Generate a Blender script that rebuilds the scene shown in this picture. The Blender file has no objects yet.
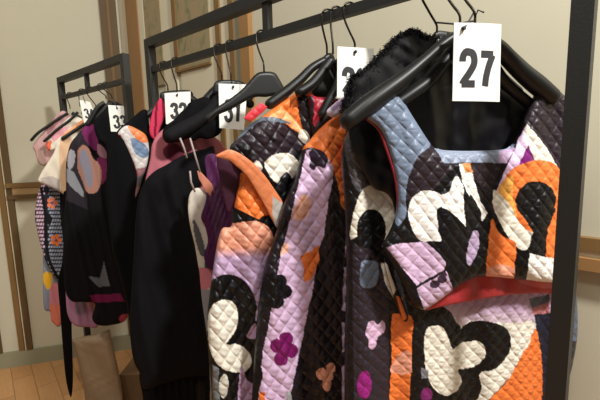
import bpy, math, random
import numpy as np
from mathutils import Vector, Matrix

random.seed(4); rng = np.random.default_rng(4)
sc = bpy.context.scene
COL = sc.collection

# ------------------------------------------------------------------ camera
F = 400.0
CAM = np.array([0.0, 0.0, 1.25])
PITCH = math.atan(57 / F)
R = (Matrix.Rotation(math.pi / 2 - PITCH, 3, 'X') @ Matrix.Rotation(-math.radians(1.45), 3, 'Z'))
RN = np.array(R)
cd = bpy.data.cameras.new('camera'); cam = bpy.data.objects.new('camera', cd); COL.objects.link(cam)
cam.matrix_world = Matrix.Translation(Vector(CAM)) @ R.to_4x4()
cd.sensor_width = 36; cd.lens = F * 36 / 600; cd.clip_start = 0.02
sc.camera = cam

def rays(x, y):
    x = np.asarray(x, float); y = np.asarray(y, float)
    d = np.stack([(x - 300) / F, (200 - y) / F, -np.ones_like(x)], -1)
    return d @ RN.T

def proj(p):
    q = (np.asarray(p) - CAM) @ RN
    return 300 + F * q[..., 0] / -q[..., 2], 200 - F * q[..., 1] / -q[..., 2]

def at_height(x, y, h):
    d = rays(x, y); return CAM + d * ((h - CAM[2]) / d[2])

class Plane:                      # a vertical plane through a point, turned by an angle
    def __init__(s, p, deg):
        a = math.radians(deg)
        s.p = np.array(p, float); s.t = np.array([math.cos(a), math.sin(a), 0]); s.n = np.array([math.sin(a), -math.cos(a), 0])
        s.deg = deg
    def hit(s, x, y, off=0.0):
        d = rays(x, y)
        k = ((s.p + s.n * 0 - CAM) @ s.n) / (d @ s.n)
        return CAM + d * k[..., None] + s.n * np.asarray(off)[..., None] if np.ndim(x) else CAM + d * k + s.n * off
    def hit_at(s, x, y, off=0.0):   # the ray meets the plane moved forward by off
        d = rays(x, y)
        k = ((s.p + s.n * off - CAM) @ s.n) / (d @ s.n)
        return CAM + d * k
    def moved(s, off):
        return Plane(s.p + s.n * off, s.deg)

# ------------------------------------------------------------------ materials
def lin(c):
    c = np.asarray(c, float) / 255
    return np.where(c <= 0.04045, c / 12.92, ((c + 0.055) / 1.055) ** 2.4)

MATS = {}
def mat(name, color=None, rough=0.6, spec=0.5, metal=0, sheen=0, bump=0, bscale=200, alpha=1, vary=0, coat=0):
    if name in MATS: return MATS[name]
    m = bpy.data.materials.new(name); m.use_nodes = True
    nt = m.node_tree; b = nt.nodes['Principled BSDF']
    b.inputs['Roughness'].default_value = rough; b.inputs['Specular IOR Level'].default_value = spec
    b.inputs['Metallic'].default_value = metal; b.inputs['Sheen Weight'].default_value = sheen
    b.inputs['Alpha'].default_value = alpha; b.inputs['Coat Weight'].default_value = coat
    src = None
    if color is None:
        at = nt.nodes.new('ShaderNodeAttribute'); at.attribute_name = 'Col'; src = at.outputs['Color']
    else:
        b.inputs['Base Color'].default_value = (*lin(color), 1)
        rgb = nt.nodes.new('ShaderNodeRGB'); rgb.outputs[0].default_value = (*lin(color), 1); src = rgb.outputs[0]
    tc = nt.nodes.new('ShaderNodeTexCoord')
    if vary:
        nz = nt.nodes.new('ShaderNodeTexNoise'); nz.inputs['Scale'].default_value = 9; nz.inputs['Detail'].default_value = 5
        nt.links.new(tc.outputs['Object'], nz.inputs['Vector'])
        mr = nt.nodes.new('ShaderNodeMapRange'); mr.inputs['To Min'].default_value = 1 - vary; mr.inputs['To Max'].default_value = 1 + vary
        nt.links.new(nz.outputs['Fac'], mr.inputs['Value'])
        mx = nt.nodes.new('ShaderNodeVectorMath'); mx.operation = 'SCALE'
        nt.links.new(src, mx.inputs[0]); nt.links.new(mr.outputs[0], mx.inputs['Scale']); src = mx.outputs[0]
    nt.links.new(src, b.inputs['Base Color'])
    if bump:
        n2 = nt.nodes.new('ShaderNodeTexNoise'); n2.inputs['Scale'].default_value = bscale; n2.inputs['Detail'].default_value = 3
        nt.links.new(tc.outputs['Object'], n2.inputs['Vector'])
        bp = nt.nodes.new('ShaderNodeBump'); bp.inputs['Strength'].default_value = bump; bp.inputs['Distance'].default_value = 0.002
        nt.links.new(n2.outputs['Fac'], bp.inputs['Height']); nt.links.new(bp.outputs[0], b.inputs['Normal'])
    MATS[name] = m
    return m

SATIN = mat('quilted_satin', None, 0.42, 0.35, bump=0.45, bscale=70)
CLOTH = mat('printed_cloth', None, 0.8, 0.12, bump=0.3, bscale=400)
SHEER = mat('sheer_cloth', None, 0.6, 0.3, alpha=0.86)
KNIT = mat('knit', None, 0.8, 0.2, bump=0.6, bscale=150)
BLACKC = mat('black_crepe', (17, 16, 19), 0.8, 0.2, bump=0.3, bscale=300)
LINING = mat('black_lining', (13, 12, 16), 0.38, 0.4, bump=0.25, bscale=25)
FUR = mat('black_fur', (10, 9, 11), 0.75, 0.25)
PLASTIC = mat('black_plastic', (20, 21, 20), 0.42, 0.4)
WIRE = mat('dark_wire', (40, 34, 24), 0.35, 0.5, metal=0.7)
STEEL = mat('painted_steel', (38, 38, 35), 0.5, 0.45, bump=0.1, bscale=300)
CARD = mat('white_card', (238, 236, 228), 0.55, 0.3)
INK = mat('printed_ink', (50, 50, 52), 0.6, 0.3)
PAINT = mat('wall_paint', (206, 200, 175), 0.75, 0.25, bump=0.05, bscale=60, vary=0.03)
CREAM = mat('cream_panel', (222, 212, 182), 0.7, 0.3, vary=0.04)
BROWN = mat('brown_moulding', (128, 98, 56), 0.55, 0.4, vary=0.15)
DBROWN = mat('dark_moulding', (98, 76, 44), 0.55, 0.4, vary=0.15)
ORANGEW = mat('gilt_wood', (158, 118, 72), 0.5, 0.4, vary=0.12)
TANW = mat('tan_moulding', (172, 140, 96), 0.55, 0.4, vary=0.1)
GREYG = mat('grey_green_trim', (150, 146, 122), 0.6, 0.3, vary=0.05)
BASEP = mat('baseboard_paint', (150, 147, 120), 0.55, 0.4, vary=0.05)
KRAFT = mat('kraft_paper', (126, 104, 80), 0.75, 0.25, bump=0.4, bscale=40, vary=0.12)
BOXM = mat('woven_brown', (112, 86, 58), 0.7, 0.3, bump=0.6, bscale=180, vary=0.2)

def ornament_mat():
    m = bpy.data.materials.new('painted_ornament'); m.use_nodes = True; nt = m.node_tree; b = nt.nodes['Principled BSDF']
    b.inputs['Roughness'].default_value = 0.75
    tc = nt.nodes.new('ShaderNodeTexCoord'); mp = nt.nodes.new('ShaderNodeMapping'); mp.inputs['Scale'].default_value = (1, 1, .6)
    nt.links.new(tc.outputs['Object'], mp.inputs[0])
    nz = nt.nodes.new('ShaderNodeTexNoise'); nz.inputs['Scale'].default_value = 14; nz.inputs['Detail'].default_value = 4
    nz.inputs['Distortion'].default_value = 1.5
    nt.links.new(mp.outputs[0], nz.inputs['Vector'])
    cr = nt.nodes.new('ShaderNodeValToRGB'); e = cr.color_ramp.elements
    e[0].position = 0.3; e[0].color = (*lin((122, 118, 82)), 1)
    e[1].position = 0.72; e[1].color = (*lin((166, 152, 112)), 1)
    x = e.new(0.44); x.color = (*lin((152, 144, 104)), 1)
    x = e.new(0.52); x.color = (*lin((168, 142, 108)), 1)
    x = e.new(0.6); x.color = (*lin((150, 143, 106)), 1)
    nt.links.new(nz.outputs['Fac'], cr.inputs[0]); nt.links.new(cr.outputs[0], b.inputs['Base Color'])
    return m
ORNAMENT = ornament_mat()

def floor_mat(deg):
    m = bpy.data.materials.new('oak_parquet'); m.use_nodes = True; nt = m.node_tree; b = nt.nodes['Principled BSDF']
    b.inputs['Roughness'].default_value = 0.38
    tc = nt.nodes.new('ShaderNodeTexCoord'); mp = nt.nodes.new('ShaderNodeMapping')
    mp.inputs['Rotation'].default_value = (0, 0, math.radians(deg)); nt.links.new(tc.outputs['Object'], mp.inputs[0])
    br = nt.nodes.new('ShaderNodeTexBrick'); br.offset = 0.5
    br.inputs['Color1'].default_value = (*lin((204, 154, 102)), 1); br.inputs['Color2'].default_value = (*lin((188, 138, 88)), 1)
    br.inputs['Mortar'].default_value = (*lin((148, 106, 64)), 1); br.inputs['Scale'].default_value = 1
    br.inputs['Brick Width'].default_value = 0.34; br.inputs['Row Height'].default_value = 0.095; br.inputs['Mortar Size'].default_value = 0.002
    nt.links.new(mp.outputs[0], br.inputs['Vector'])
    nz = nt.nodes.new('ShaderNodeTexNoise'); mp2 = nt.nodes.new('ShaderNodeMapping'); mp2.inputs['Scale'].default_value = (3, 28, 1)
    nt.links.new(mp.outputs[0], mp2.inputs[0]); nt.links.new(mp2.outputs[0], nz.inputs['Vector']); nz.inputs['Detail'].default_value = 5
    mr = nt.nodes.new('ShaderNodeMapRange'); mr.inputs['To Min'].default_value = 0.82; mr.inputs['To Max'].default_value = 1.15
    nt.links.new(nz.outputs['Fac'], mr.inputs['Value'])
    vm = nt.nodes.new('ShaderNodeVectorMath'); vm.operation = 'SCALE'
    nt.links.new(br.outputs['Color'], vm.inputs[0]); nt.links.new(mr.outputs[0], vm.inputs['Scale']); nt.links.new(vm.outputs[0], b.inputs['Base Color'])
    return m

# ------------------------------------------------------------------ object helpers
def link(o, parent=None):
    COL.objects.link(o)
    if parent is not None:
        o.parent = parent; o.matrix_parent_inverse = Matrix.Translation(parent.location).inverted()
    return o

def mesh_obj(name, v, f, m, parent=None, smooth=False, col=None):
    v = np.asarray(v, np.float32)
    me = bpy.data.meshes.new(name)
    org = np.zeros(3, np.float32) if parent is not None else np.array([v[:, 0].mean(), v[:, 1].mean(), v[:, 2].min()], np.float32)
    if isinstance(f, np.ndarray):
        me.vertices.add(len(v)); me.vertices.foreach_set('co', (v - org).ravel())
        me.loops.add(f.size); me.loops.foreach_set('vertex_index', f.ravel().astype(np.int32))
        me.polygons.add(len(f)); me.polygons.foreach_set('loop_start', np.arange(len(f), dtype=np.int32) * f.shape[1])
        me.update(calc_edges=True); me.validate()
    else:
        me.from_pydata([tuple(map(float, p)) for p in (v - org)], [], f); me.update()
    if col is not None:
        a = me.color_attributes.new('Col', 'FLOAT_COLOR', 'POINT')
        c4 = np.ones((len(v), 4), np.float32); c4[:, :3] = col; a.data.foreach_set('color', c4.ravel())
    if smooth: me.polygons.foreach_set('use_smooth', [True] * len(me.polygons))
    me.materials.append(m)
    o = bpy.data.objects.new(name, me)
    if parent is None: o.location = Vector(org.tolist())
    return link(o, parent)

def thing(name, label, cat, loc, group=None):
    o = bpy.data.objects.new(name, None); o.location = Vector([float(c) for c in loc]); o.empty_display_size = 0.05; COL.objects.link(o)
    return tag(o, label, cat, group)
def tag(o, label, cat, group=None):
    o['label'] = label; o['category'] = cat
    if group: o['group'] = group
    return o

class MB:
    def __init__(s): s.v = []; s.f = []
    def box(s, c, ax, ay, az, hx, hy, hz):
        c = np.asarray(c, float); b = len(s.v)
        for i in (-1, 1):
            for j in (-1, 1):
                for k in (-1, 1): s.v.append(c + i * hx * np.asarray(ax) + j * hy * np.asarray(ay) + k * hz * np.asarray(az))
        for q in ((0, 1, 3, 2), (4, 6, 7, 5), (0, 4, 5, 1), (2, 3, 7, 6), (0, 2, 6, 4), (1, 5, 7, 3)): s.f.append([b + i for i in q])
    def tube(s, pts, rad, seg=10, sq=1.0, side=None):
        pts = [np.asarray(p, float) for p in pts]; n = len(pts)
        rad = [rad] * n if np.isscalar(rad) else rad
        b = len(s.v)
        for i, p in enumerate(pts):
            t = pts[min(i + 1, n - 1)] - pts[max(i - 1, 0)]; t /= np.linalg.norm(t) + 1e-9
            u = side if side is not None else (np.array([0, 0, 1.]) if abs(t[2]) < .9 else np.array([1., 0, 0]))
            u = u - t * (u @ t); u /= np.linalg.norm(u) + 1e-9; w = np.cross(t, u)
            for k in range(seg):
                a = 2 * math.pi * k / seg; s.v.append(p + rad[i] * (math.cos(a) * u * sq + math.sin(a) * w))
        for i in range(n - 1):
            for k in range(seg):
                k2 = (k + 1) % seg; s.f.append([b + i * seg + k, b + i * seg + k2, b + (i + 1) * seg + k2, b + (i + 1) * seg + k])
        s.f.append([b + k for k in range(seg)][::-1]); s.f.append([b + (n - 1) * seg + k for k in range(seg)])
    def build(s, name, m, parent=None, smooth=False):
        return mesh_obj(name, s.v, s.f, m, parent, smooth)

def spline(P, n=8, closed=False):
    P = np.asarray(P, float); N = len(P); out = []
    rngs = range(N) if closed else range(N - 1)
    for i in rngs:
        if closed: a, b, c, d = P[(i - 1) % N], P[i], P[(i + 1) % N], P[(i + 2) % N]
        else: a, b, c, d = P[max(i - 1, 0)], P[i], P[i + 1], P[min(i + 2, N - 1)]
        for k in range(n):
            t = k / n
            out.append(.5 * ((2 * b) + (c - a) * t + (2 * a - 5 * b + 4 * c - d) * t * t + (3 * b - a - 3 * c + d) * t ** 3))
    if not closed: out.append(P[-1])
    return np.array(out)

def pip(x, y, Q):
    ins = np.zeros(x.shape, bool); n = len(Q)
    for i in range(n):
        x0, y0 = Q[i - 1]; x1, y1 = Q[i]
        if y0 == y1: continue
        c = ((y0 > y) != (y1 > y)); ins ^= c & (x < (x1 - x0) * (y - y0) / (y1 - y0) + x0)
    return ins

def nearest(x, y, Q):
    best = np.full(x.shape, 1e18); bx = x.copy(); by = y.copy()
    for i in range(len(Q)):
        a = Q[i - 1]; d = Q[i] - a; L = d @ d
        if L < 1e-12: continue
        t = np.clip(((x - a[0]) * d[0] + (y - a[1]) * d[1]) / L, 0, 1)
        qx = a[0] + t * d[0]; qy = a[1] + t * d[1]; dd = (qx - x) ** 2 + (qy - y) ** 2
        w = dd < best; best = np.where(w, dd, best); bx = np.where(w, qx, bx); by = np.where(w, qy, by)
    return np.sqrt(best), bx, by

def paint(x, y, base, pat):
    col = np.empty(x.shape + (3,)); col[:] = lin(base)
    for it in pat:
        k, c = it[0], lin(it[1])
        if k == 'p': w = pip(x, y, spline(it[2], 6, True))
        elif k == 's': w = pip(x, y, np.asarray(it[2], float))
        elif k == 'e':
            cx, cy, rx, ry = it[2][:4]; a = math.radians(it[2][4]) if len(it[2]) > 4 else 0
            dx, dy = x - cx, y - cy; u = dx * math.cos(a) + dy * math.sin(a); v = -dx * math.sin(a) + dy * math.cos(a)
            w = (u / rx) ** 2 + (v / ry) ** 2 < 1
        elif k == 'g':       # printed colour that runs into the next one between two rows of the print
            y0, y1, poly = it[2]
            w0 = pip(x, y, spline(poly, 6, True)); g = np.clip((y - y0) / (y1 - y0), 0, 1)[..., None]
            mixc = lin(it[1]) * (1 - g) + lin(it[3]) * g; col = np.where(w0[..., None], mixc, col); continue
        elif k == 'l':
            L = spline(it[2], 6); w = nearest2(x, y, L) < it[3]
        col[w] = c
    return col

def nearest2(x, y, L):
    best = np.full(x.shape, 1e18)
    for i in range(1, len(L)):
        a = L[i - 1]; d = L[i] - a; q = d @ d + 1e-12
        t = np.clip(((x - a[0]) * d[0] + (y - a[1]) * d[1]) / q, 0, 1)
        best = np.minimum(best, (a[0] + t * d[0] - x) ** 2 + (a[1] + t * d[1] - y) ** 2)
    return np.sqrt(best)

QS = 0.85
def patch(name, parent, pl, outline, base=(20, 19, 22), pat=(), m=None, quilt=None, off=0.0, bulge=0.012, thick=0.012, edge=0.0025,
          rr=0.03, folds=(), step=0.8, curved=True, nseg=6, wrinkle=0.0):
    """A padded sheet of cloth: front and back skins joined round the edge, hanging in the vertical plane pl."""
    m = m or SATIN; pl = pl.moved(off)
    Q = spline(outline, nseg, True) if curved else np.asarray(outline, float)
    x0, y0 = Q.min(0) - step; x1, y1 = Q.max(0) + step
    gx = np.arange(x0, x1 + step, step); gy = np.arange(y0, y1 + step, step)
    X, Y = np.meshgrid(gx, gy)
    cx = (X[:-1, :-1] + X[1:, 1:]) / 2; cy = (Y[:-1, :-1] + Y[1:, 1:]) / 2
    keep = pip(cx, cy, Q)
    idx = np.arange(X.size).reshape(X.shape)
    quads = np.stack([idx[:-1, :-1], idx[1:, :-1], idx[1:, 1:], idx[:-1, 1:]], -1)[keep]
    used, inv = np.unique(quads, return_inverse=True); quads = inv.reshape(quads.shape)
    x = X.ravel()[used]; y = Y.ravel()[used]
    # boundary edges
    E = np.concatenate([quads[:, [i, (i + 1) % 4]] for i in range(4)])
    key = np.sort(E, 1); kk = key[:, 0].astype(np.int64) * (len(x) + 1) + key[:, 1]
    _, first, cnt = np.unique(kk, return_index=True, return_counts=True)
    BE = E[first[cnt == 1]]
    d, bx, by = nearest(x, y, Q)
    bv = np.zeros(len(x), bool); bv[BE.ravel()] = True
    x = np.where(bv, bx, x); y = np.where(bv, by, y); d = np.where(bv, 0, d)
    P = pl.hit(x, y); a = (P - pl.p) @ pl.t; b = P[:, 2]
    pxm = np.linalg.norm(P - CAM, axis=1) / F
    dm = d * pxm
    f = np.sqrt(np.clip(1 - (1 - np.clip(dm / rr, 0, 1)) ** 2, 0, 1))
    o = edge + bulge * f
    fold = np.zeros_like(a)
    for (amp, lam, ph, slant) in folds:
        fold += amp * np.sin(2 * math.pi * (a + slant * b) / lam + ph) * np.clip(dm / 0.03, 0.15, 1)
    if wrinkle:
        fold += wrinkle * (np.sin(a * 61 + 9 * np.sin(b * 17)) + np.sin(b * 43 + 7 * np.sin(a * 29 + 1)) + .6 * np.sin(a * 130 + b * 90 + 5 * np.sin(b * 31)))
    back = -edge - thick * f + fold
    o = o + fold; osm = o; oq = np.zeros_like(o)
    if quilt:
        w, h, amp = quilt[0] * QS, quilt[1] * QS, quilt[2] * .75; sl = quilt[3] if len(quilt) > 3 else 0.0
        aw = a + sl * b + 0.0035 * np.sin(b * 23 + 2) + 0.0025 * np.sin(a * 31); bw = b + 0.003 * np.sin(a * 27 + 1) + 0.002 * np.sin(b * 37 + a * 11)
        p = aw / w + bw / h; q = aw / w - bw / h
        pil = (np.abs(np.sin(math.pi * p) * np.sin(math.pi * q)) + 1e-6) ** 0.36
        if len(quilt) > 4: pil = pil * (1 - quilt[4] + quilt[4] * np.abs(np.sin(2 * math.pi * bw / h)) ** .3)
        cell = np.sin(np.floor(p) * 12.9898 + np.floor(q) * 78.233) * 43758.5453; cell -= np.floor(cell)
        pil = pil * (0.8 + 0.4 * cell) + 0.10 * np.sin(bw * 420 + 6 * cell + aw * 150) * pil
        oq = amp * pil * np.clip(dm / 0.006, 0, 1)
        back = back - amp * pil * np.clip(dm / 0.006, 0, 1)
    dr = rays(x, y); den = dr @ pl.n; base_k = (pl.p - CAM) @ pl.n
    Vf = CAM + dr * ((base_k + osm) / den)[:, None] + pl.n * oq[:, None]
    Vb = P + pl.n * back[:, None]
    N = len(x)
    V = np.concatenate([Vf, Vb]); fb = quads[:, ::-1] + N
    side = np.stack([BE[:, 1], BE[:, 0], BE[:, 0] + N, BE[:, 1] + N], 1)
    faces = np.concatenate([quads, fb, side])
    col = paint(x, y, base, pat); col = np.concatenate([col, col])
    return mesh_obj(name, V, faces, m, parent, True, col)

# ------------------------------------------------------------------ racks: positions
RH = CAM[2] + 0.25; TH = RH + 0.083
ra = at_height(155, 69.0, RH); rb = at_height(395, -2.5, RH)
rdir = rb - ra; rdir /= np.linalg.norm(rdir)
def on_line(o, d, px, lo=-1.0, hi=2.2):
    for _ in range(60):
        mid = (lo + hi) / 2
        q = (o + d * mid - CAM) @ RN
        v = 1e9 if -q[2] < .02 else proj(o + d * mid)[0]
        if v < px: lo = mid
        else: hi = mid
    return o + d * lo
def rail_at(px): return on_line(ra, rdir, px)
UP = np.array([0, 0, 1.0]); rn = np.array([rdir[1], -rdir[0], 0.0])   # rack side facing the camera

def rack(label, A, B, mids):
    """A, B: rail-height points at the two posts"""
    t = thing('garment_rack', label, 'clothes rack', (*((A + B) / 2)[:2], 0))
    d = (B - A) / np.linalg.norm(B - A); n = np.array([d[1], -d[0], 0])
    for Pp in (A, B):
        mb = MB(); mb.box((*Pp[:2], (TH + .013) / 2 + .01), d, n, UP, .013, .013, (TH + .013) / 2 - .01); mb.build('post', STEEL, t)
        mb = MB(); mb.box((*Pp[:2], .012), d, n, UP, .016, .03, .012); mb.build('foot', STEEL, t)
    c = (A + B) / 2; L = np.linalg.norm(B - A) / 2
    mb = MB(); mb.box((*c[:2], TH), d, n, UP, L - .013, .013, .013); mb.build('top_bar', STEEL, t)
    mb = MB(); mb.box((*c[:2], RH), d, n, UP, L - .013, .008, .0095); mb.build('hanging_rail', STEEL, t)
    for q in mids:
        mb = MB(); mb.box((*q[:2], (TH - .013 + RH + .0095) / 2), d, n, UP, .009, .008, (TH - RH - .0225) / 2); mb.build('rail_support', STEEL, t)
    return t
A2 = on_line(ra, rdir, 151.5); B2 = on_line(ra, rdir, 589)
rack('black steel clothes rack in the foreground with its near post at the right', A2, B2, [rail_at(268)])
a1 = at_height(60.5, 80.5, TH); b1 = at_height(124.5, 57.5, TH)
a1[2] = b1[2] = RH
r1 = b1 - a1; r1 /= np.linalg.norm(r1)
rack('dark steel clothes rack farther back at the left', a1, b1, [on_line(a1, r1, 88)])
def rail1_at(px): return on_line(a1, r1, px)

# ------------------------------------------------------------------ room
cf = at_height(148, 345, 0); wa = at_height(0, 368, 0)
dA = (cf - wa); dA[2] = 0; dA /= np.linalg.norm(dA)
dB = rdir.copy(); dB[2] = 0; dB /= np.linalg.norm(dB)
nA = np.array([dA[1], -dA[0], 0]); nB = np.array([dB[1], -dB[0], 0])
nB = -nB if nB @ (CAM - cf) < 0 else nB; nA = -nA if nA @ (CAM - wa) < 0 else nA
WH = 2.75
def wallbox(o, d, n, s0, s1, z0, z1, dep, back=0.0):
    mb = MB(); mb.box(o + d * (s0 + s1) / 2 + n * (dep - back) / 2 + UP * (z0 + z1) / 2, d, n, UP, (s1 - s0) / 2, (dep + back) / 2, (z1 - z0) / 2)
    return mb
def st(o): o['kind'] = 'structure'; return o
fl = MB(); fl.box((-0.2, 1.2, -.03), (1, 0, 0), (0, 1, 0), UP, 4, 4, .03)
o = st(mesh_obj('floor', fl.v, fl.f, floor_mat(-math.degrees(math.atan2(dB[1], dB[0])) + 8), None))
st(wallbox(cf, dA, nA, -3.2, 0.1, 0, WH, 0.0, .1).build('wall_left', PAINT))
st(wallbox(cf, dB, nB, -0.0, 4.2, 0, WH, 0.0, .1).build('wall_back', PAINT))
def sA(px, py):
    P = Plane(cf, math.degrees(math.atan2(dA[1], dA[0]))).hit(px, py); return (P - cf) @ dA, P[2]
def sB(px, py):
    P = Plane(cf, math.degrees(math.atan2(dB[1], dB[0]))).hit(px, py); return (P - cf) @ dB, P[2]
zbt = sA(58, 344.5)[1]
st(wallbox(cf, dA, nA, -3.2, 0, 0, zbt, .016).build('baseboard_left', BASEP))
st(wallbox(cf, dB, nB, 0.016, 4.2, 0, zbt, .016).build('baseboard_back', BASEP))
tn = [0]
def trimA(p0, p1, z0, z1, m, dep=.012, py=250):
    tn[0] += 1; st(wallbox(cf, dA, nA, sA(p0, py)[0], sA(p1, py)[0], z0, z1, dep).build('trim_%d' % tn[0], m))
def trimB(p0, p1, z0, z1, m, dep=.012, py=20):
    tn[0] += 1; st(wallbox(cf, dB, nB, sB(p0, py)[0], sB(p1, py)[0], z0, z1, dep).build('trim_%d' % tn[0], m))
zr1, zr0 = sA(24, 182.5)[1], sA(24, 198.5)[1]
zm = (zr1 + zr0) / 2
# panelled left wall: upper and lower panels with brown frames
trimA(-16, -11, zbt, WH, DBROWN, .016)
trimA(7.2, 12.7, zbt, WH, BROWN, .016); trimA(13, 14.6, zbt, WH, CREAM, .008); trimA(15, 21, zbt, WH, DBROWN, .018)
trimA(15, 127, zr1 - .025, zr1, BROWN, .026); trimA(15, 127, zm - .02, zr1 - .025, TANW, .018); trimA(15, 127, zr0, zm - .02, DBROWN, .024)
# corner strips and wood panelling
trimA(101, 107.5, zbt, WH, DBROWN, .022, 20); trimA(107.5, 111, zbt, WH, BROWN, .014, 20); trimA(111, 117, zbt, WH, DBROWN, .022, 20)
s_end = lambda px, py=20: px
trimB(120.5, 128.5, zbt, WH, CREAM, .008); trimB(129.5, 141, zbt, WH, ORANGEW, .02); trimB(141, 146, zbt, WH, CREAM, .014)
zo = sB(160, 86)[1]
trimB(146.5, 162.5, zo, WH, ORNAMENT, .012); trimB(162.5, 175, zbt, WH, CREAM, .008)
zf = sB(196, 69)[1]
trimB(175.5, 179, zf, WH, BROWN, .02); trimB(179, 211, zf + .01, WH, ORNAMENT, .012); trimB(179, 211, zf, zf + .01, BROWN, .02); trimB(211, 217, zbt, WH, CREAM, .008)
trimB(179, 211, zbt, zf, CREAM, .008)
trimB(217.5, 222, zbt, WH, BROWN, .016); trimB(222, 231.5, zbt, WH, CREAM, .008); trimB(231.5, 236, zbt, WH, BROWN, .018)
trimB(236, 242.5, zbt, WH, GREYG, .012); trimB(243, 252, zbt, WH, ORANGEW, .022)
zc = [sB(590, v)[1] for v in (236.5, 248.5, 256, 268)]
trimB(252.5, 900, zc[1], zc[0], BROWN, .02); trimB(252.5, 900, zc[2], zc[1], CREAM, .012); trimB(252.5, 900, zc[3], zc[2], ORANGEW, .028)

# ------------------------------------------------------------------ hangers
def hanger(label, rail, pl, neck, arms, rpx, group=None, foff=0.0, sq=1.25, body=None, bb=.004, am=None):
    """rail: 3-D point on the rail; neck: pixel of the hook's foot; arms: list of (pixel points, pixel radii)"""
    nk = pl.hit_at(neck[0], neck[1], foff)
    t = thing('coat_hanger', label, 'hanger', nk, group)
    r = .0145; pts = []
    c = rail + UP * .0; u = pl.t
    for k in range(13):
        a = math.radians(-25 + k * 205 / 12); pts.append(c + r * (u * math.cos(a) + UP * math.sin(a)) + UP * .001)
    e = pts[-1]
    nd = nk - e
    pts2 = [e, e + nd * np.array([.12, .12, .25]) , e + nd * np.array([.55, .55, .55]), e + nd * np.array([.95, .95, .8]), nk, nk - UP * .004]
    pts += list(spline(pts2, 5)[1:])
    mb = MB(); mb.tube(pts, .0021, 8); mb.build('hook', WIRE, t, True)
    for k, (ap, ar) in enumerate(arms):
        Q = spline([(x, y, q) for (x, y), q in zip(ap, ar)], 6)
        P3 = [pl.hit_at(x, y, foff) for x, y, _ in Q]
        rad = [q * np.linalg.norm(p - CAM) / F for (_, _, q), p in zip(Q, P3)]
        # round off the free end
        P3 = list(P3); d = P3[-1] - P3[-2]; d /= np.linalg.norm(d); r0 = rad[-1]
        for j in (.35, .65, .87, .97): P3.append(P3[len(Q) - 1] + d * r0 * j); rad.append(r0 * math.sqrt(max(0, 1 - j * j)) + 1e-5)
        mb = MB(); mb.tube(P3, rad, 16, sq, pl.n); mb.build('arm', am or PLASTIC, t, True)
    if body:
        patch('neck_plate', t, pl, body, (22, 23, 22), (), PLASTIC, None, foff - .004, bb, bb, .002, .008, step=1.0)
    return t

DIG = {'2': [[(.06, .72), (.1, .88), (.28, 1.0), (.55, 1.0), (.8, .95), (.92, .78), (.86, .6), (.55, .36), (.2, .14), (.08, 0.03)], [(.02, .04), (.98, .04)]],
       '7': [[(.0, .95), (.97, .95)], [(.92, .93), (.62, .6), (.42, .25), (.36, -.02)]],
       '3': [[(.05, .78), (.2, .96), (.5, 1.0), (.82, .92), (.86, .72), (.7, .56), (.42, .53)], [(.42, .53), (.75, .5), (.95, .3), (.85, .08), (.5, -.01), (.18, .05), (.02, .24)]],
       '1': [[(.55, -.02), (.55, 1.0)], [(.55, .98), (.4, .82), (.12, .76)]],
       '8': [[(.5, 1), (.2, .93), (.12, .75), (.3, .57), (.5, .53), (.8, .42), (.93, .25), (.8, .06), (.5, -.01), (.2, .06), (.07, .25), (.2, .42), (.5, .53), (.7, .57), (.88, .75), (.8, .93), (.5, 1)]],
       '4': [[(.72, -.02), (.72, 1.0)], [(.72, 1.0), (.05, .28)], [(.0, .25), (1, .25)]]}
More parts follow.
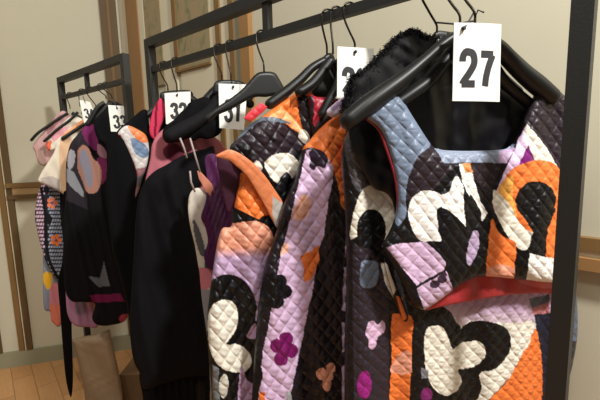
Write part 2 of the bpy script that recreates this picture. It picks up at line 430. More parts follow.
def number_tag(label, pl, quad, text, dbox, off, hole, stringto, sw=.15, bend=0.0):
    """quad: tl,tr,br,bl pixels; dbox: x0,y0,x1,y1 in tag units (0..1, y down)"""
    q = np.asarray(quad, float)
    pp = pl.moved(off)
    C3 = [pp.hit_at(*c) for c in q]
    def at(u, v, o=0): return (C3[0] * (1 - u) * (1 - v) + C3[1] * u * (1 - v) + C3[2] * u * v + C3[3] * (1 - u) * v) + pp.n * o
    t = thing('number_tag', label, 'tag', at(.5, 1))
    V = []; Fc = []; nu, nv = 8, 12
    for s_ in (0.0006, -0.0006):
        for j in range(nv + 1):
            for i in range(nu + 1): V.append(at(i / nu, j / nv, s_ + bend * math.sin(math.pi * i / nu)))
    N = (nu + 1) * (nv + 1)
    for j in range(nv):
        for i in range(nu):
            a = j * (nu + 1) + i; Fc.append([a, a + nu + 1, a + nu + 2, a + 1]); Fc.append([N + a, N + a + 1, N + a + nu + 2, N + a + nu + 1])
    ring = [i for i in range(nu + 1)] + [(j) * (nu + 1) + nu for j in range(1, nv + 1)] + [nv * (nu + 1) + i for i in range(nu - 1, -1, -1)] + [j * (nu + 1) for j in range(nv - 1, 0, -1)]
    for k in range(len(ring)): a, b = ring[k], ring[(k + 1) % len(ring)]; Fc.append([a, b, b + N, a + N])
    mesh_obj('card', V, Fc, CARD, t)
    W = np.linalg.norm(C3[1] - C3[0]); H = np.linalg.norm(C3[3] - C3[0])
    x0, y0, x1, y1 = dbox; n = len(text); cw = (x1 - x0) / n
    for ci, ch in enumerate(text):
        mb = MB(); gx0 = x0 + ci * cw + cw * .06; gw = cw * .86
        for si, s_ in enumerate(DIG[ch]):
            Q = spline(s_, 6) if len(s_) > 2 else np.asarray(s_, float)
            X = (gx0 + gw * (.09 + .82 * Q[:, 0])) * W; Y = (y1 - (y1 - y0) * (.05 + .9 * Q[:, 1])) * H
            hw = sw * W * cw * 1.25
            T = np.gradient(np.stack([X, Y], 1), axis=0); T /= np.linalg.norm(T, axis=1)[:, None] + 1e-9
            Nn = np.stack([-T[:, 1], T[:, 0]], 1); b = len(mb.v)
            for i in range(len(X)):
                for s2 in (-1, 1):
                    mb.v.append(at((X[i] + s2 * hw * Nn[i, 0]) / W, (Y[i] + s2 * hw * Nn[i, 1]) / H, .0010 + si * .00012 + bend * math.sin(math.pi * np.clip(X[i] / W, 0, 1))))
            for i in range(len(X) - 1): mb.f.append([b + 2 * i, b + 2 * i + 1, b + 2 * i + 3, b + 2 * i + 2])
        mb.build('digit', INK, t)
    hp = pp.hit_at(hole[0], hole[1], .002); sp = pl.hit_at(stringto[0], stringto[1], 0)
    mb = MB(); r = .0013
    mid = (hp + sp) / 2 + pp.n * .003
    mb.tube(spline([hp - UP * .002 + pp.n * .002, hp + pp.n * .004, mid, sp], 5), r, 6)
    mb.tube([hp + pp.n * -.001, hp + pp.n * .0035], .003 if W > .05 else .002, 8)
    mb.build('string', INK, t, True)
    return t

# planes through the rail
def plane(px, deg): return Plane(rail_at(px), deg)
P27 = plane(476, 12); PLONG = P27.moved(-.06); PFUR = P27.moved(-.115)
PB = plane(352, 20); PR = plane(341, 20); PC = plane(328, 20); PW = plane(270, 20); PD = plane(232, 24); PM = plane(222, 24); PE = plane(179, 30)

K = (12, 11, 13); PLUM = (42, 32, 39); CR = (234, 228, 212); WH_ = (242, 239, 232); LIL = (206, 176, 204); MAU = (188, 152, 182)
ORG = (238, 124, 58); SAL = (228, 140, 104); PEA = (232, 160, 132); SLATE = (114, 128, 148); FUC = (114, 20, 88); RED = (178, 56, 60); GRY = (120, 118, 126)

# ================================================================== cropped jacket 27
jk = thing('quilted_jacket', 'cropped quilted jacket with scoop neck and big graphic print on the hanger tagged 27', 'jacket', P27.hit(480, 300))
JOUT = [(366, 117), (376, 103), (389, 95), (396, 95.5), (403, 101), (415, 120), (430, 143), (437, 149), (446, 151), (475, 151.5), (503, 150), (511, 146), (517, 137),
        (523, 121), (531, 104), (538, 88), (543, 83), (553, 87), (563, 94), (569, 102), (572, 125), (572, 170), (570, 225), (568, 262), (566, 283), (560, 282.5),
        (545, 282), (512, 278.6), (482, 276.5), (467, 281), (453, 290), (440, 300), (425, 309.5), (415, 306), (404, 287), (393, 264), (383, 246), (388, 236), (394, 222), (397, 208), (397, 192), (395, 176), (388, 149), (379, 129)]
jpat = [
    ('p', PLUM, [(430, 141), (416, 158), (407, 180), (404, 200), (430, 192), (450, 170), (470, 158), (450, 154), (437, 150)]),
    ('p', PLUM, [(540, 82), (600, 90), (600, 170), (560, 178), (540, 140), (524, 122)]),
    ('p', PLUM, [(470, 165), (500, 160), (488, 205), (505, 228), (500, 215), (482, 190)]),
    ('p', SLATE, [(360, 118), (375, 98), (396, 90), (416, 118), (431, 142), (417, 157), (408, 178), (405, 198), (406, 212), (400, 224), (395, 222), (392, 190), (384, 145), (372, 124)]),
    # neck binding
    ('s', (134, 144, 164), [(434, 148), (514, 144), (506, 163), (470, 162.5), (443, 163)]),
    ('s', (186, 158, 190), [(498, 148), (514, 148), (506, 163), (497, 162.5)]),
    # lilac and cream wedge
    ('s', (222, 190, 220), [(525.5, 124), (531, 140), (519, 166), (503, 200), (491, 202), (500, 180)]),
    ('s', CR, [(525.5, 124), (535, 134), (546, 148), (556, 166), (530, 168), (519, 150), (523, 136)]),
    ('s', (222, 190, 220), [(519, 136), (526, 146), (519, 166), (510, 160)]),
    ('s', (120, 26, 112), [(527, 145), (518, 165), (535, 162)]),
    ('p', ORG, [(497, 192), (503, 180), (510, 170), (524, 163), (540, 160), (556, 166), (565, 190), (562, 220), (548, 236), (525, 232), (508, 214)]),
    ('p', (244, 176, 84), [(497, 192), (504, 180), (512, 176), (512, 196), (516, 216), (508, 214)]),
    ('p', CR, [(493, 190), (501, 196), (510, 206), (517, 220), (525, 229), (533, 234), (527, 248), (519, 249), (508, 238), (499, 222), (492, 204)]),
    ('e', K, (535, 201, 20, 20)), ('s', K, [(517, 208), (555, 208), (547, 230), (546, 256), (526, 254), (532, 232)]),
    ('s', ORG, [(546, 234), (562, 230), (562, 262), (545, 257)]),
    ('s', WH_, [(529, 253), (545, 257), (562, 258), (562, 284), (526, 280)]),
    # big heart on the left half
    ('p', WH_, [(409, 222), (408, 208), (412, 198), (421, 191), (432, 191), (441, 195), (448, 203), (449, 190), (456, 177), (462, 186), (463, 200), (462, 224), (455, 219), (450, 214), (444, 213), (439, 221), (438, 232), (441, 240), (428, 242), (417, 238)]),
    ('p', K, [(436, 212), (439, 207), (445, 208), (452, 212), (461, 221), (465, 230), (455, 238), (448, 243), (441, 240), (438, 228)]),
    ('p', WH_, [(438, 196), (448, 192), (451, 184), (456, 176), (462, 186), (462, 200), (464, 214), (465, 226), (457, 218), (448, 210), (440, 206)]),
    ('s', WH_, [(458, 164), (469, 164), (479, 200), (487, 213), (481, 221), (470, 200), (463, 186)]),
    ('s', (236, 150, 92), [(462, 163.5), (469, 163.5), (472, 172), (464, 173)]),
    ('p', K, [(468, 206), (470, 194), (480, 212), (479, 222), (474, 221)]),
    # lower blocks
    ('p', (172, 150, 178), [(473, 231), (478, 234), (477, 250), (470, 264), (466, 262), (467, 246)]),
    ('p', ORG, [(491, 219), (497, 230), (504, 237), (515, 243), (514, 262), (513, 279), (498, 279), (486, 276), (487, 250)]),
    ('s', PEA, [(487, 268), (500, 263), (514, 268), (513, 279), (486, 276)]),
    # left corner
    ('s', LIL, [(386, 247.5), (396, 243.5), (425, 241.5), (437, 252), (445, 262), (444, 269), (416, 285), (402, 268)]),
    ('s', LIL, [(416, 288), (446, 271), (453, 291), (440, 301), (424, 310)]),
    ('s', K, [(426, 241), (446, 241), (460, 262), (447, 262)]),
    ('e', (60, 42, 60), (434, 284, 5, 4)), ('e', (60, 42, 60), (441, 279, 5, 4)), ('e', (60, 42, 60), (443, 274, 3, 3)),
]
patch('front', jk, P27, JOUT, K, jpat, SATIN, (.0265, .032, .0042, .08, .35), .0, .012, .006, .0025, .03, [(.004, .16, .5, .2), (.003, .09, 2, -.3)], .7, True, 5)
# binding of the left armhole
mb = MB(); mb.tube([P27.hit_at(x, y, .004) for x, y in spline([(366, 118), (379, 130), (386, 148), (392, 166), (396, 182), (398, 200), (398, 214)], 6)], .0022, 8)
mb.build('armhole_binding', mat('red_binding', (128, 26, 34), .5), jk, True)
mb = MB(); mb.tube([P27.hit_at(x, y, .004) for x, y in spline([(437, 149.5), (446, 151.5), (475, 152), (503, 150.5), (510, 147)], 6)], .0018, 8)
mb.build('neck_binding', mat('slate_binding', (140, 150, 170), .4), jk, True)
patch('lining', jk, P27, [(416, 302), (428, 292), (460, 268), (500, 262), (563, 266), (566, 286), (560, 294), (546, 293), (520, 294), (494, 297), (470, 301), (452, 304.5), (436, 308), (424, 310)], RED,
      [('p', (204, 96, 98), [(520, 280), (575, 280), (575, 288), (540, 288)])], SATIN, None, -.016, .003, .003, .0015, .02, [(.003, .05, 0, .4)], 1.0)
patch('back_panel', jk, P27, [(350, 122), (372, 108), (402, 92), (430, 74), (452, 62), (478, 62), (496, 76), (512, 92), (526, 105), (545, 106), (560, 118), (566, 260), (500, 272), (410, 262), (392, 200), (372, 186), (353, 150)],
      (12, 11, 14), [('p', (46, 30, 92), [(432, 92), (439, 90), (440, 99), (435, 103), (431, 98)]), ('s', (188, 186, 190), [(512, 110), (518, 116), (526, 125), (516, 121)])],
      LINING, None, -.03, .004, .003, .001, .02, [(.003, .07, 1, .1)], 1.2, wrinkle=.0006)
# front hanger (27)
hanger('black moulded wide-shoulder hanger carrying the jacket tagged 27', rail_at(464), P27, (475, 22),
       [([(468, 30), (446, 42), (425, 60), (405, 77), (385, 92), (366, 106), (349, 120)], [4.5, 4.5, 5.2, 7, 8.6, 9.6, 9.6]),
        ([(476, 36), (495, 46), (508, 58), (522, 72), (536, 84), (550, 96)], [6, 6.5, 6.5, 7, 7.5, 7])], 0, foff=.010, body=[(455, 40), (468, 26), (480, 26), (500, 42), (495, 58), (475, 52), (455, 60)])
number_tag('large white number tag reading 27', P27, [(454, 22.7), (501, 24.3), (499.3, 101.8), (452.3, 101)], '27', (.11, .345, .90, .815), .040, (463, 28.5), (474, 12), .135, .002)

t27 = [o for o in sc.objects if o.get('label') == 'large white number tag reading 27'][0]
mb = MB(); mb.tube([P27.hit_at(436.5, 22.5, .0), P27.hit_at(455, 24, .01), P27.hit_at(474, 21, .012)], .0014, 6); mb.tube([P27.hit_at(474, 21, .012), P27.hit_at(478, 10, .014), P27.hit_at(484, 12.5, .016)], .0014, 6); mb.build('string', INK, t27, True)

# ================================================================== long quilted coat behind it
lc = thing('quilted_coat', 'long quilted coat with white petal print hanging just behind the cropped jacket', 'coat', PLONG.hit(460, 400))
LOUT = [(346, 136), (356, 126), (372, 118), (400, 112), (460, 112), (520, 106), (560, 112), (565, 150), (566, 200), (567, 240), (573, 275), (577, 300), (577.5, 335), (572, 368), (564, 400), (562, 470), (552, 505), (470, 520), (380, 512), (346, 500),
        (344, 440), (345, 400), (345, 340), (347, 280), (346, 220), (343, 180), (342, 155)]
lpat = [
    ('p', (74, 70, 72), [(345, 134), (358, 126), (372, 128), (380, 150), (382, 175), (372, 186), (356, 190), (346, 160)]),
    ('p', (96, 94, 98), [(350, 150), (358, 146), (362, 160), (366, 180), (358, 186)]),
    ('p', CR, [(350, 238), (352, 218), (357, 200), (364, 188), (376, 184), (388, 189), (395, 200), (395, 216), (391, 230), (382, 246), (374, 252), (362, 240)]),
    ('e', K, (371, 230, 14.5, 21)), ('s', K, [(357, 236), (384, 240), (374, 262), (352, 262), (350, 240)]),
    ('p', SLATE, [(361, 263), (369, 260), (378, 264), (377, 280), (372, 287), (360, 285)]),
    ('e', (60, 46, 56), (369, 330, 16, 46)), ('s', (46, 38, 46), [(352, 300), (352, 244), (372, 250), (388, 290), (388, 400), (354, 400)]),
    ('p', SLATE, [(361, 263), (369, 260), (378, 264), (377, 280), (372, 287), (360, 285)]),
    ('p', (214, 178, 206), [(368, 322), (373, 320), (377, 324), (382, 320), (385, 325), (383, 332), (377, 337), (375, 347), (369, 348), (368, 339), (365, 334), (366, 327)]),
    ('p', (150, 34, 122), [(360, 373), (366, 370), (370, 376), (371, 388), (366, 398), (358, 394), (357, 382)]),
    # orange facing
    ('p', ORG, [(391, 318), (400, 313), (408, 314), (413, 322), (412, 340), (411, 365), (409, 400), (406, 530), (387, 530), (389, 400), (391, 360)]),
    ('p', PEA, [(391, 372), (393, 362), (400, 352), (410, 352), (411, 372)]),
    ('s', WH_, [(380, 262), (386, 264), (397, 296), (393, 298), (385, 284)]),
    ('s', (96, 108, 132), [(393, 270), (398, 270), (408, 316), (403, 320)]),
    ('s', (232, 150, 80), [(398, 296), (402, 296), (405, 320), (402, 320)]),
    # lower front
    ('g', (190, 158, 190), (300, 336, [(440, 296), (548, 290), (550, 312), (530, 330), (470, 330)]), CR),
    ('s', CR, [(460, 324), (472, 319), (530, 318), (534, 330), (526, 350), (510, 376), (487, 400), (478, 415), (455, 415), (455, 370)]),
    ('g', (186, 152, 186), (302, 330, [(442, 298), (546, 292), (548, 314), (520, 322), (494, 322), (470, 320), (460, 326), (452, 312)]), (214, 198, 200)),
    ('s', (84, 90, 106), [(528, 298), (548, 294), (548, 306), (532, 310)]), ('s', (188, 120, 122), [(530, 308), (548, 302), (548, 318), (534, 318)]),
    ('s', ORG, [(533, 329), (545, 325), (545, 540), (468, 540), (487, 400), (504, 384), (512, 372), (521, 353), (528, 345)]),
    ('s', (34, 36, 52), [(533, 314), (590, 310), (590, 500), (538, 500), (542, 372), (540, 350)]),
    ('s', (84, 96, 116), [(566, 225), (590, 225), (590, 340), (566, 340)]),
    ('p', K, [(412, 330), (420, 312), (432, 303), (442, 306), (452, 314), (458, 328), (464, 324), (473, 320.5), (484, 320.5), (494, 322.5), (503, 326), (509, 333), (510, 343), (508, 352), (502, 362), (493, 369), (479, 373), (481, 388), (474, 402), (455, 420), (420, 420), (412, 380)]),
    ('p', CR, [(424, 335), (428, 327), (436, 325), (443, 328), (448, 338), (452, 348), (460, 343), (469, 341), (478, 341), (484, 347), (484, 356), (478, 363), (470, 367), (458, 369), (458, 372), (461, 379), (458, 388), (450, 394), (441, 394), (432, 386), (426, 372), (424, 355)]),
    ('e', (120, 36, 100), (426, 394, 6, 7)), ('s', GRY, [(421, 367), (428, 370), (428, 378), (421, 378)]),
]
patch('body', lc, PLONG, LOUT, (20, 16, 20), lpat, SATIN, (.0275, .031, .0046, .03, .5), .0, .018, .014, .003, .04, [(.006, .17, 1.2, .05), (.003, .08, 0, .1)], .72, True, 5)
patch('facing', lc, PLONG, [(384, 262), (388, 262), (398, 290), (408, 315), (404, 321), (394, 299)], (30, 26, 32), [('s', WH_, [(384, 262), (387, 264), (396, 290), (393, 296)]), ('s', ORG, [(396, 296), (399, 296), (407, 318), (403, 321)])], SATIN, None, .026, .002, .002, .001, .01, step=.7)
patch('armhole_lining', lc, PLONG, [(351, 128), (362, 115), (374, 112), (386, 124), (392, 146), (397, 176), (396, 192), (387, 184), (379, 168), (368, 151), (356, 148), (352, 140)], (16, 14, 18), (), LINING, None, .024, .003, .002, .001, .02, step=1.0)
hanger('black moulded hanger behind the front one, holding the long quilted coat', rail_at(450), PLONG, (460, 24),
       [([(462, 38), (452, 50), (440, 67), (427, 82), (411, 94), (396, 104)], [5, 5, 6, 6.5, 7, 7]), ([(470, 38), (488, 60), (502, 80), (515, 92), (528, 103), (538, 112)], [5, 5, 5, 4.5, 4.5, 4.5])], 0, foff=.052)

# ================================================================== black fur
fu = thing('fur_coat', 'shaggy black fur coat hanging behind the jacket tagged 27', 'coat', PFUR.hit(400, 300))
FOUT = [(343, 106), (348, 92), (351, 78), (362, 72), (374, 60), (385, 49), (393, 40), (402, 34), (411, 30), (419, 32), (426, 36), (438, 38), (452, 40), (470, 60), (480, 100), (500, 200), (500, 320), (430, 330), (370, 300), (356, 200), (348, 130)]
patch('coat_body', fu, PFUR, FOUT, (10, 9, 11), (), FUR, None, 0, .02, .02, .003, .03, step=1.5, wrinkle=.002)
Qf = spline(FOUT, 8, True)
def strands(n, Q, pl, L, offr):
    V = []; Fc = []
    x0, y0 = Q.min(0); x1, y1 = Q.max(0); k = 0
    while k < n:
        if k % 3 == 0: i = rng.integers(len(Q)); px, py = Q[i] + rng.normal(0, 1.0, 2)
        else:
            px, py = rng.uniform(x0, x1), rng.uniform(y0, min(y1, 130))
            if not pip(np.array([px]), np.array([py]), Q)[0]: continue
        k += 1
        if py > 135: continue
        b = pl.hit_at(px, py, rng.uniform(*offr)); d = rng.normal(0, 1, 3) + pl.n * .8 + np.array([-.4, 0, .1]); d /= np.linalg.norm(d)
        w = np.cross(d, rng.normal(0, 1, 3)); w /= np.linalg.norm(w); l = L * rng.uniform(.5, 1.2)
        i = len(V); V += [b - w * .0009, b + w * .0009, b + d * l * .6 + w * .0005 - UP * .001, b + d * l - UP * .003]; Fc += [[i, i + 1, i + 2], [i, i + 2, i + 3]]
    return V, Fc
V, Fc = strands(12000, Qf, PFUR, .008, (-.006, .021))
p = mesh_obj('fur_pile', V, Fc, FUR, fu); p['kind'] = 'stuff'
hanger('black hanger with long wire hook holding the fur coat', rail_at(427), PFUR, (437, 31),
       [([(440, 40), (425, 50), (410, 62), (395, 74)], [5, 5, 5, 5]), ([(445, 38), (462, 46), (480, 60), (498, 76), (516, 92)], [5, 5, 5, 5, 5])], 0, foff=.0, body=[(434, 33), (452, 32), (470, 36), (470, 60), (440, 60)])

# ================================================================== coat B: orange yoke, lilac stripe
cb = thing('quilted_coat', 'long quilted coat with orange shoulder and lilac stripe with a fuchsia flower', 'coat', PB.hit(300, 420))
BOUT = [(338, 114), (345, 110), (362, 120), (385, 150), (395, 200), (395, 300), (390, 400), (388, 470), (375, 498), (300, 500), (255, 490), (250, 440), (252, 400), (255, 350), (259, 305), (264, 270), (275, 237), (286, 200), (295, 180), (303, 150), (309, 142), (316, 133), (325, 124)]
bpat = [
    ('p', ORG, [(301, 150), (312, 134), (332, 116), (342, 108), (362, 120), (360, 180), (356, 206), (350, 213), (341, 206), (338, 190), (334, 175), (329, 161), (321, 152), (310, 147)]),
    ('p', (226, 96, 48), [(335, 150), (345, 140), (356, 160), (358, 190), (350, 206), (343, 190)]),
    ('p', (36, 28, 30), [(329, 165), (336, 180), (341, 210), (342, 240), (320, 240), (324, 212), (329, 190)]),
    ('s', LIL, [(305.8, 150), (316, 150), (327, 158), (333, 167), (332, 182), (327.7, 200), (323.6, 233), (318, 250), (312, 290), (308.8, 303), (300, 347), (292.5, 383), (288, 402), (268, 540), (238, 540), (258.8, 392), (262.5, 350), (267.5, 328), (271, 308), (275, 285), (279, 262), (283, 244), (289, 222), (294.8, 196), (301, 172)]),
    ('p', (236, 178, 154), [(295, 205), (302, 194), (310, 200), (308, 214), (300, 220), (292, 217)]),
    ('p', (236, 178, 154), [(280, 255), (283, 244), (288, 243), (287, 251)]),
    ('p', (44, 32, 48), [(308, 152), (316, 149), (324, 153), (327, 160), (324, 168), (317, 166), (313, 170), (308, 166), (310, 159)]),
    ('e', K, (279, 281, 7.5, 7)), ('e', K, (284, 291, 7.5, 7)), ('e', K, (276, 301, 7.5, 7)), ('e', K, (271, 290, 12, 12)), ('s', K, [(262, 275), (275, 272), (272, 307), (260, 307)]),
    ('s', ORG, [(311, 250), (317, 245), (318.5, 246), (318, 260), (312, 277), (303, 282), (303, 266), (299.5, 256), (305, 253)]),
    ('e', FUC, (285.5, 338, 7, 7)), ('e', FUC, (276.5, 345, 7, 7)), ('e', FUC, (291, 350, 6.5, 7)), ('e', FUC, (280.5, 358, 7, 7)), ('e', FUC, (284, 348, 6, 6)), ('e', (130, 34, 102), (283.5, 348, 2.5, 2.5)),
    ('p', K, [(252, 345), (262, 372), (258, 392), (256, 400), (245, 400), (248, 360)]),
    ('e', PEA, (321, 373, 5.5, 6)), ('e', PEA, (330, 367, 4.5, 5.5)), ('e', PEA, (326, 383, 4.5, 7)), ('e', PEA, (328, 375, 5, 5)),
    ('s', (150, 150, 150), [(286, 392), (290, 390), (292, 402), (286, 410)]), ('s', ORG, [(259, 392), (264, 390), (265, 402), (258, 404)]),
    ('l', (196, 170, 192), [(347, 232), (345.5, 260), (343.5, 300), (343, 350), (343, 400), (343, 450)], 1.6),
    ('s', (44, 32, 40), [(347, 255), (342, 260), (342, 268), (347, 266)]), ('s', (44, 32, 40), [(340, 310), (346, 310), (346, 322), (340, 322)]), ('s', (44, 32, 40), [(340, 352), (346, 350), (346, 364), (340, 366)]),
]
patch('body', cb, PB, BOUT, (30, 23, 28), bpat, SATIN, (.031, .041, .0066, .04), 0, .016, .014, .003, .035, [(.009, .15, 2.2, .03), (.004, .07, .4, .12)], .72, True, 5)
patch('strap', cb, PB, [(327, 111), (334, 104), (343, 97), (352, 94), (354, 102), (345, 110), (336, 117), (330, 116)], (220, 204, 218), [('s', (168, 140, 176), [(330, 108), (348, 94), (350, 98), (333, 112)])], SATIN, (.02, .02, .002), .030, .004, .004, .002, .015, step=.8)
hanger('black hanger with slim arms under the tag reading 28', rail_at(350), PB, (355, 50),
       [([(352, 60), (342, 72), (335, 90), (328, 102), (322, 114)], [4, 4, 4, 4, 4]), ([(358, 62), (370, 76), (380, 94), (390, 112)], [4, 4, 5, 5])], 0)
number_tag('white number tag with its second digit hidden by the black fur', PB, [(337.4, 46.5), (374, 48.7), (373, 98), (337, 97.5)], '28', (.12, .42, .86, .93), .022, (355, 52), (355, 46), .15)

# ================================================================== red garment between
rg = thing('red_jacket', 'crimson satin jacket almost hidden behind the orange-shouldered coat', 'jacket', PR.hit(325, 300))
patch('body', rg, PR, [(309, 97), (318, 97), (334, 98), (345, 104), (360, 130), (365, 300), (330, 300), (318, 180), (312, 130)], (150, 24, 42), [('s', (40, 22, 30), [(309, 96), (313, 96), (315, 140), (309, 140)]), ('p', (226, 66, 84), [(313, 118), (319, 112), (325, 110), (327, 116), (320, 124), (314, 126)])], SATIN, (.03, .03, .003), 0, .008, .008, .002, .02, step=.9)
patch('front_edge', rg, PR, [(315, 128), (321, 118), (328, 111), (336, 110), (334, 118), (325, 127), (317, 137)], (38, 28, 32), (), SATIN, None, .016, .003, .003, .001, .02, step=.9)
hanger('black hanger in the middle of a tight bunch, with the red jacket', rail_at(337), PR, (333, 52),
       [([(331, 60), (322, 72), (312, 84), (300, 92)], [4, 4.5, 5, 5]), ([(335, 60), (342, 74), (350, 90)], [4, 4, 4])], 0)

# ================================================================== coat C
cc = thing('quilted_coat', 'long quilted coat with plum yoke, orange armhole trim and cream petals', 'coat', PC.hit(250, 420))
COUT = [(230, 149), (236, 140), (243, 131), (250, 124), (262, 117), (275, 107), (288, 98), (297, 92), (305, 85), (312, 92), (322, 110), (330, 140), (332, 200), (328, 300), (320, 400), (315, 470), (300, 490), (220, 492), (212, 470), (212, 400), (209, 360), (207, 330), (208, 310), (211, 285), (216, 252), (220, 234), (224, 228), (232, 226), (234, 205), (240, 180), (238, 166)]
cpat = [
    ('p', ORG, [(262, 117), (270, 108), (280, 100), (292, 92), (305, 84), (313, 98), (302, 103), (297, 100), (300, 120), (306, 134), (296, 132), (285, 124), (275, 120)]),
    ('p', (240, 168, 110), [(270, 117), (282, 110), (294, 118), (304, 134), (294, 130), (284, 121)]),
    ('p', (34, 28, 30), [(297, 97), (304, 95), (312, 104), (314, 130), (306, 134), (300, 122)]),
    ('p', PLUM, [(236, 138), (250, 128), (262, 121), (276, 122), (292, 129), (303, 140), (306, 150), (302, 160), (280, 155), (266, 162), (256, 166), (244, 160), (234, 150)]),
    ('p', (106, 118, 130), [(235, 140), (243, 130), (252, 122), (264, 117), (278, 118), (290, 124), (276, 122), (262, 121), (251, 127), (243, 135)]),
    ('e', K, (243, 152, 11, 9)), ('e', K, (272, 140, 3, 3)),
    ('p', CR, [(299, 131), (304, 130), (309, 137), (308, 144), (303, 143), (298, 137)]),
    ('p', CR, [(254, 162), (258, 161), (262, 168), (258, 172), (254, 169)]),
    ('s', K, [(262, 165), (300, 150), (302, 180), (296, 205), (284, 230), (268, 230), (266, 180)]),
    ('p', CR, [(264, 165), (268, 158), (276, 154), (286, 153), (294, 157), (299, 165), (297, 172), (292, 178), (287, 172), (281, 176), (277, 183), (270, 177)]),
    # under-arm panel
    ('s', ORG, [(241, 172), (252, 178), (262, 198), (272, 214), (264, 216), (258, 219), (234, 207)]),
    ('s', K, [(232, 207), (258, 219), (264, 214), (275, 226), (270, 232), (258, 222), (236, 224), (230, 228)]),
    ('s', K, [(264, 222), (275, 222), (290, 205), (330, 205), (310, 500), (256, 500), (259, 305), (264, 281), (270, 261), (274, 244), (272, 232)]),
    ('g', PEA, (247, 258, [(220, 233), (227, 225), (240, 222), (257, 221), (268, 227), (272, 234), (274, 246), (270, 262), (265, 280), (260, 296), (258, 312), (255, 320), (206, 300), (214, 262)]), (190, 162, 194)),
    ('p', K, [(208, 290), (211, 281), (220, 275), (230, 274), (241, 278), (249, 286), (254, 296), (256, 305), (255, 318), (252, 326), (246, 334), (256, 338), (262, 372), (258, 388), (237, 374), (236, 420), (212, 420), (207, 340)]),
    ('p', (190, 156, 190), [(246, 336), (255, 322), (256, 337)]),
    ('p', CR, [(207.5, 324), (209, 312), (213, 304), (220, 300), (227, 299), (234, 303), (237.5, 312), (237, 324), (232, 335), (226, 343), (236, 343.5), (244, 347), (250, 354), (251, 362), (247, 369), (240, 372), (228, 370), (219, 365), (213, 357), (209, 345)]),
    ('p', (206, 202, 188), [(220, 378), (225, 373), (228, 380), (227, 392), (223, 398), (219, 390)]),
    ('s', (112, 112, 112), [(212, 364), (219, 368), (218, 378), (220, 400), (213, 404)]),
    ('p', (196, 158, 188), [(239, 377), (247, 380), (258, 387), (259, 402), (262, 540), (232, 540)]),
    ('s', (214, 130, 84), [(258, 388), (264, 392), (264, 405), (258, 404)]),
]
patch('body', cc, PC, COUT, (26, 21, 25), cpat, SATIN, (.031, .040, .0070, .04), 0, .016, .014, .003, .035, [(.008, .15, .2, .03), (.004, .08, 1.4, .1)], .72, True, 5)
patch('armhole_trim', cc, PC, [(216, 156.5), (222, 152), (230, 149.5), (241, 154), (252, 162), (259, 169), (266, 177), (275, 190), (283, 203), (284, 214), (280, 227), (277, 228), (270, 216), (266, 208), (258, 194), (249.5, 180), (243, 172), (236, 166), (228, 160)], (206, 120, 76),
      [('s', (176, 168, 160), [(272, 196), (284, 204), (282, 228), (276, 230), (272, 212)])], SATIN, (.04, .04, .002), .036, .0015, .003, .0015, .012, step=.8)
patch('armhole_facing', cc, PC, [(217, 157), (228, 159), (238, 166), (246, 176), (240, 190), (234, 206), (228, 212), (222, 190)], (58, 24, 40), (), SATIN, None, -.004, .002, .002, .001, .02, step=1)
patch('collar', cc, PC, [(243.5, 118.5), (248, 113), (261, 102.5), (267.5, 107), (263, 112), (251, 121.5)], (206, 56, 66), (), SATIN, (.02, .02, .002), .030, .0005, .002, .0015, .008, step=.7, curved=False)
hanger('black hanger at the left of a tight bunch, with the plum-yoked coat', rail_at(328), PC, (327, 52),
       [([(325, 60), (312, 68), (300, 80), (286, 92), (270, 104)], [3.5, 4, 4.5, 5, 5]), ([(329, 60), (336, 72), (342, 90)], [3.5, 4, 4])], 0, body=[(318, 72), (324, 56), (334, 56), (338, 90), (322, 98), (306, 92)])

# ================================================================== white and purple garment (hanger 262)
wg = thing('sheer_dress', 'thin white dress with purple sheer drape and narrow straps', 'dress', PW.hit(205, 300))
patch('body', wg, PW, [(191, 192), (199, 188), (208, 196), (214, 230), (220, 270), (222, 340), (226, 420), (214, 444), (211, 400), (208, 345), (202, 300), (198, 260), (190, 225), (188, 205)], (208, 200, 186),
      [('p', (92, 90, 88), [(193, 220), (198, 226), (204, 244), (205, 256), (200, 254), (195, 238)]), ('s', (208, 124, 134), [(196, 267), (216, 267), (214, 288), (198, 290)]), ('s', (150, 146, 150), [(198, 289), (220, 289), (224, 440), (200, 440)]),
       ('s', (80, 84, 80), [(205, 262), (214, 262), (214, 268), (204, 268)])], CLOTH, None, 0, .004, .004, .001, .02, [(.003, .04, 0, .2)], 1)
patch('drape', wg, PW, [(205, 158), (214, 154), (226, 162), (234, 178), (240, 200), (236, 222), (224, 240), (217, 252), (213, 270), (206, 264), (204, 254), (208, 242), (205, 226), (201, 217), (206, 200), (207, 180)], (80, 28, 74), (), SHEER, None, .010, .001, .001, .001, .02, [(.004, .03, 0, .3), (.002, .012, 0, -.4)], .9)
patch('strap', wg, PW, [(197, 171), (200, 171), (212, 184), (214.5, 192), (212, 198), (205, 190), (199, 179)], (200, 130, 106), (), CLOTH, None, .012, .0003, .001, .001, .01, step=.7, curved=False)
mb = MB()
for a in ([(190, 138), (195, 155), (200, 172)], [(190, 171), (191, 182), (195, 192)], [(180, 138), (184, 148), (187, 158)]): mb.tube([PW.hit_at(x, y, .03) for x, y in a], .0022, 6)
mb.build('shoulder_strap', mat('pale_strap', (160, 146, 142), .5), wg, True)
hanger('black wooden-style hanger standing alone in front of the tag reading 31', rail_at(262), PW, (264, 70),
       [], 0, foff=.02, body=[(252, 78), (256, 74), (260, 72), (268, 71.5), (275, 73), (280, 80), (289, 98), (284, 101), (276, 96), (266, 97), (256, 97), (246, 101), (232, 109), (218, 115), (210, 121), (206, 121), (206, 116), (214, 109), (228, 100), (240, 91), (247, 84)], bb=.008)

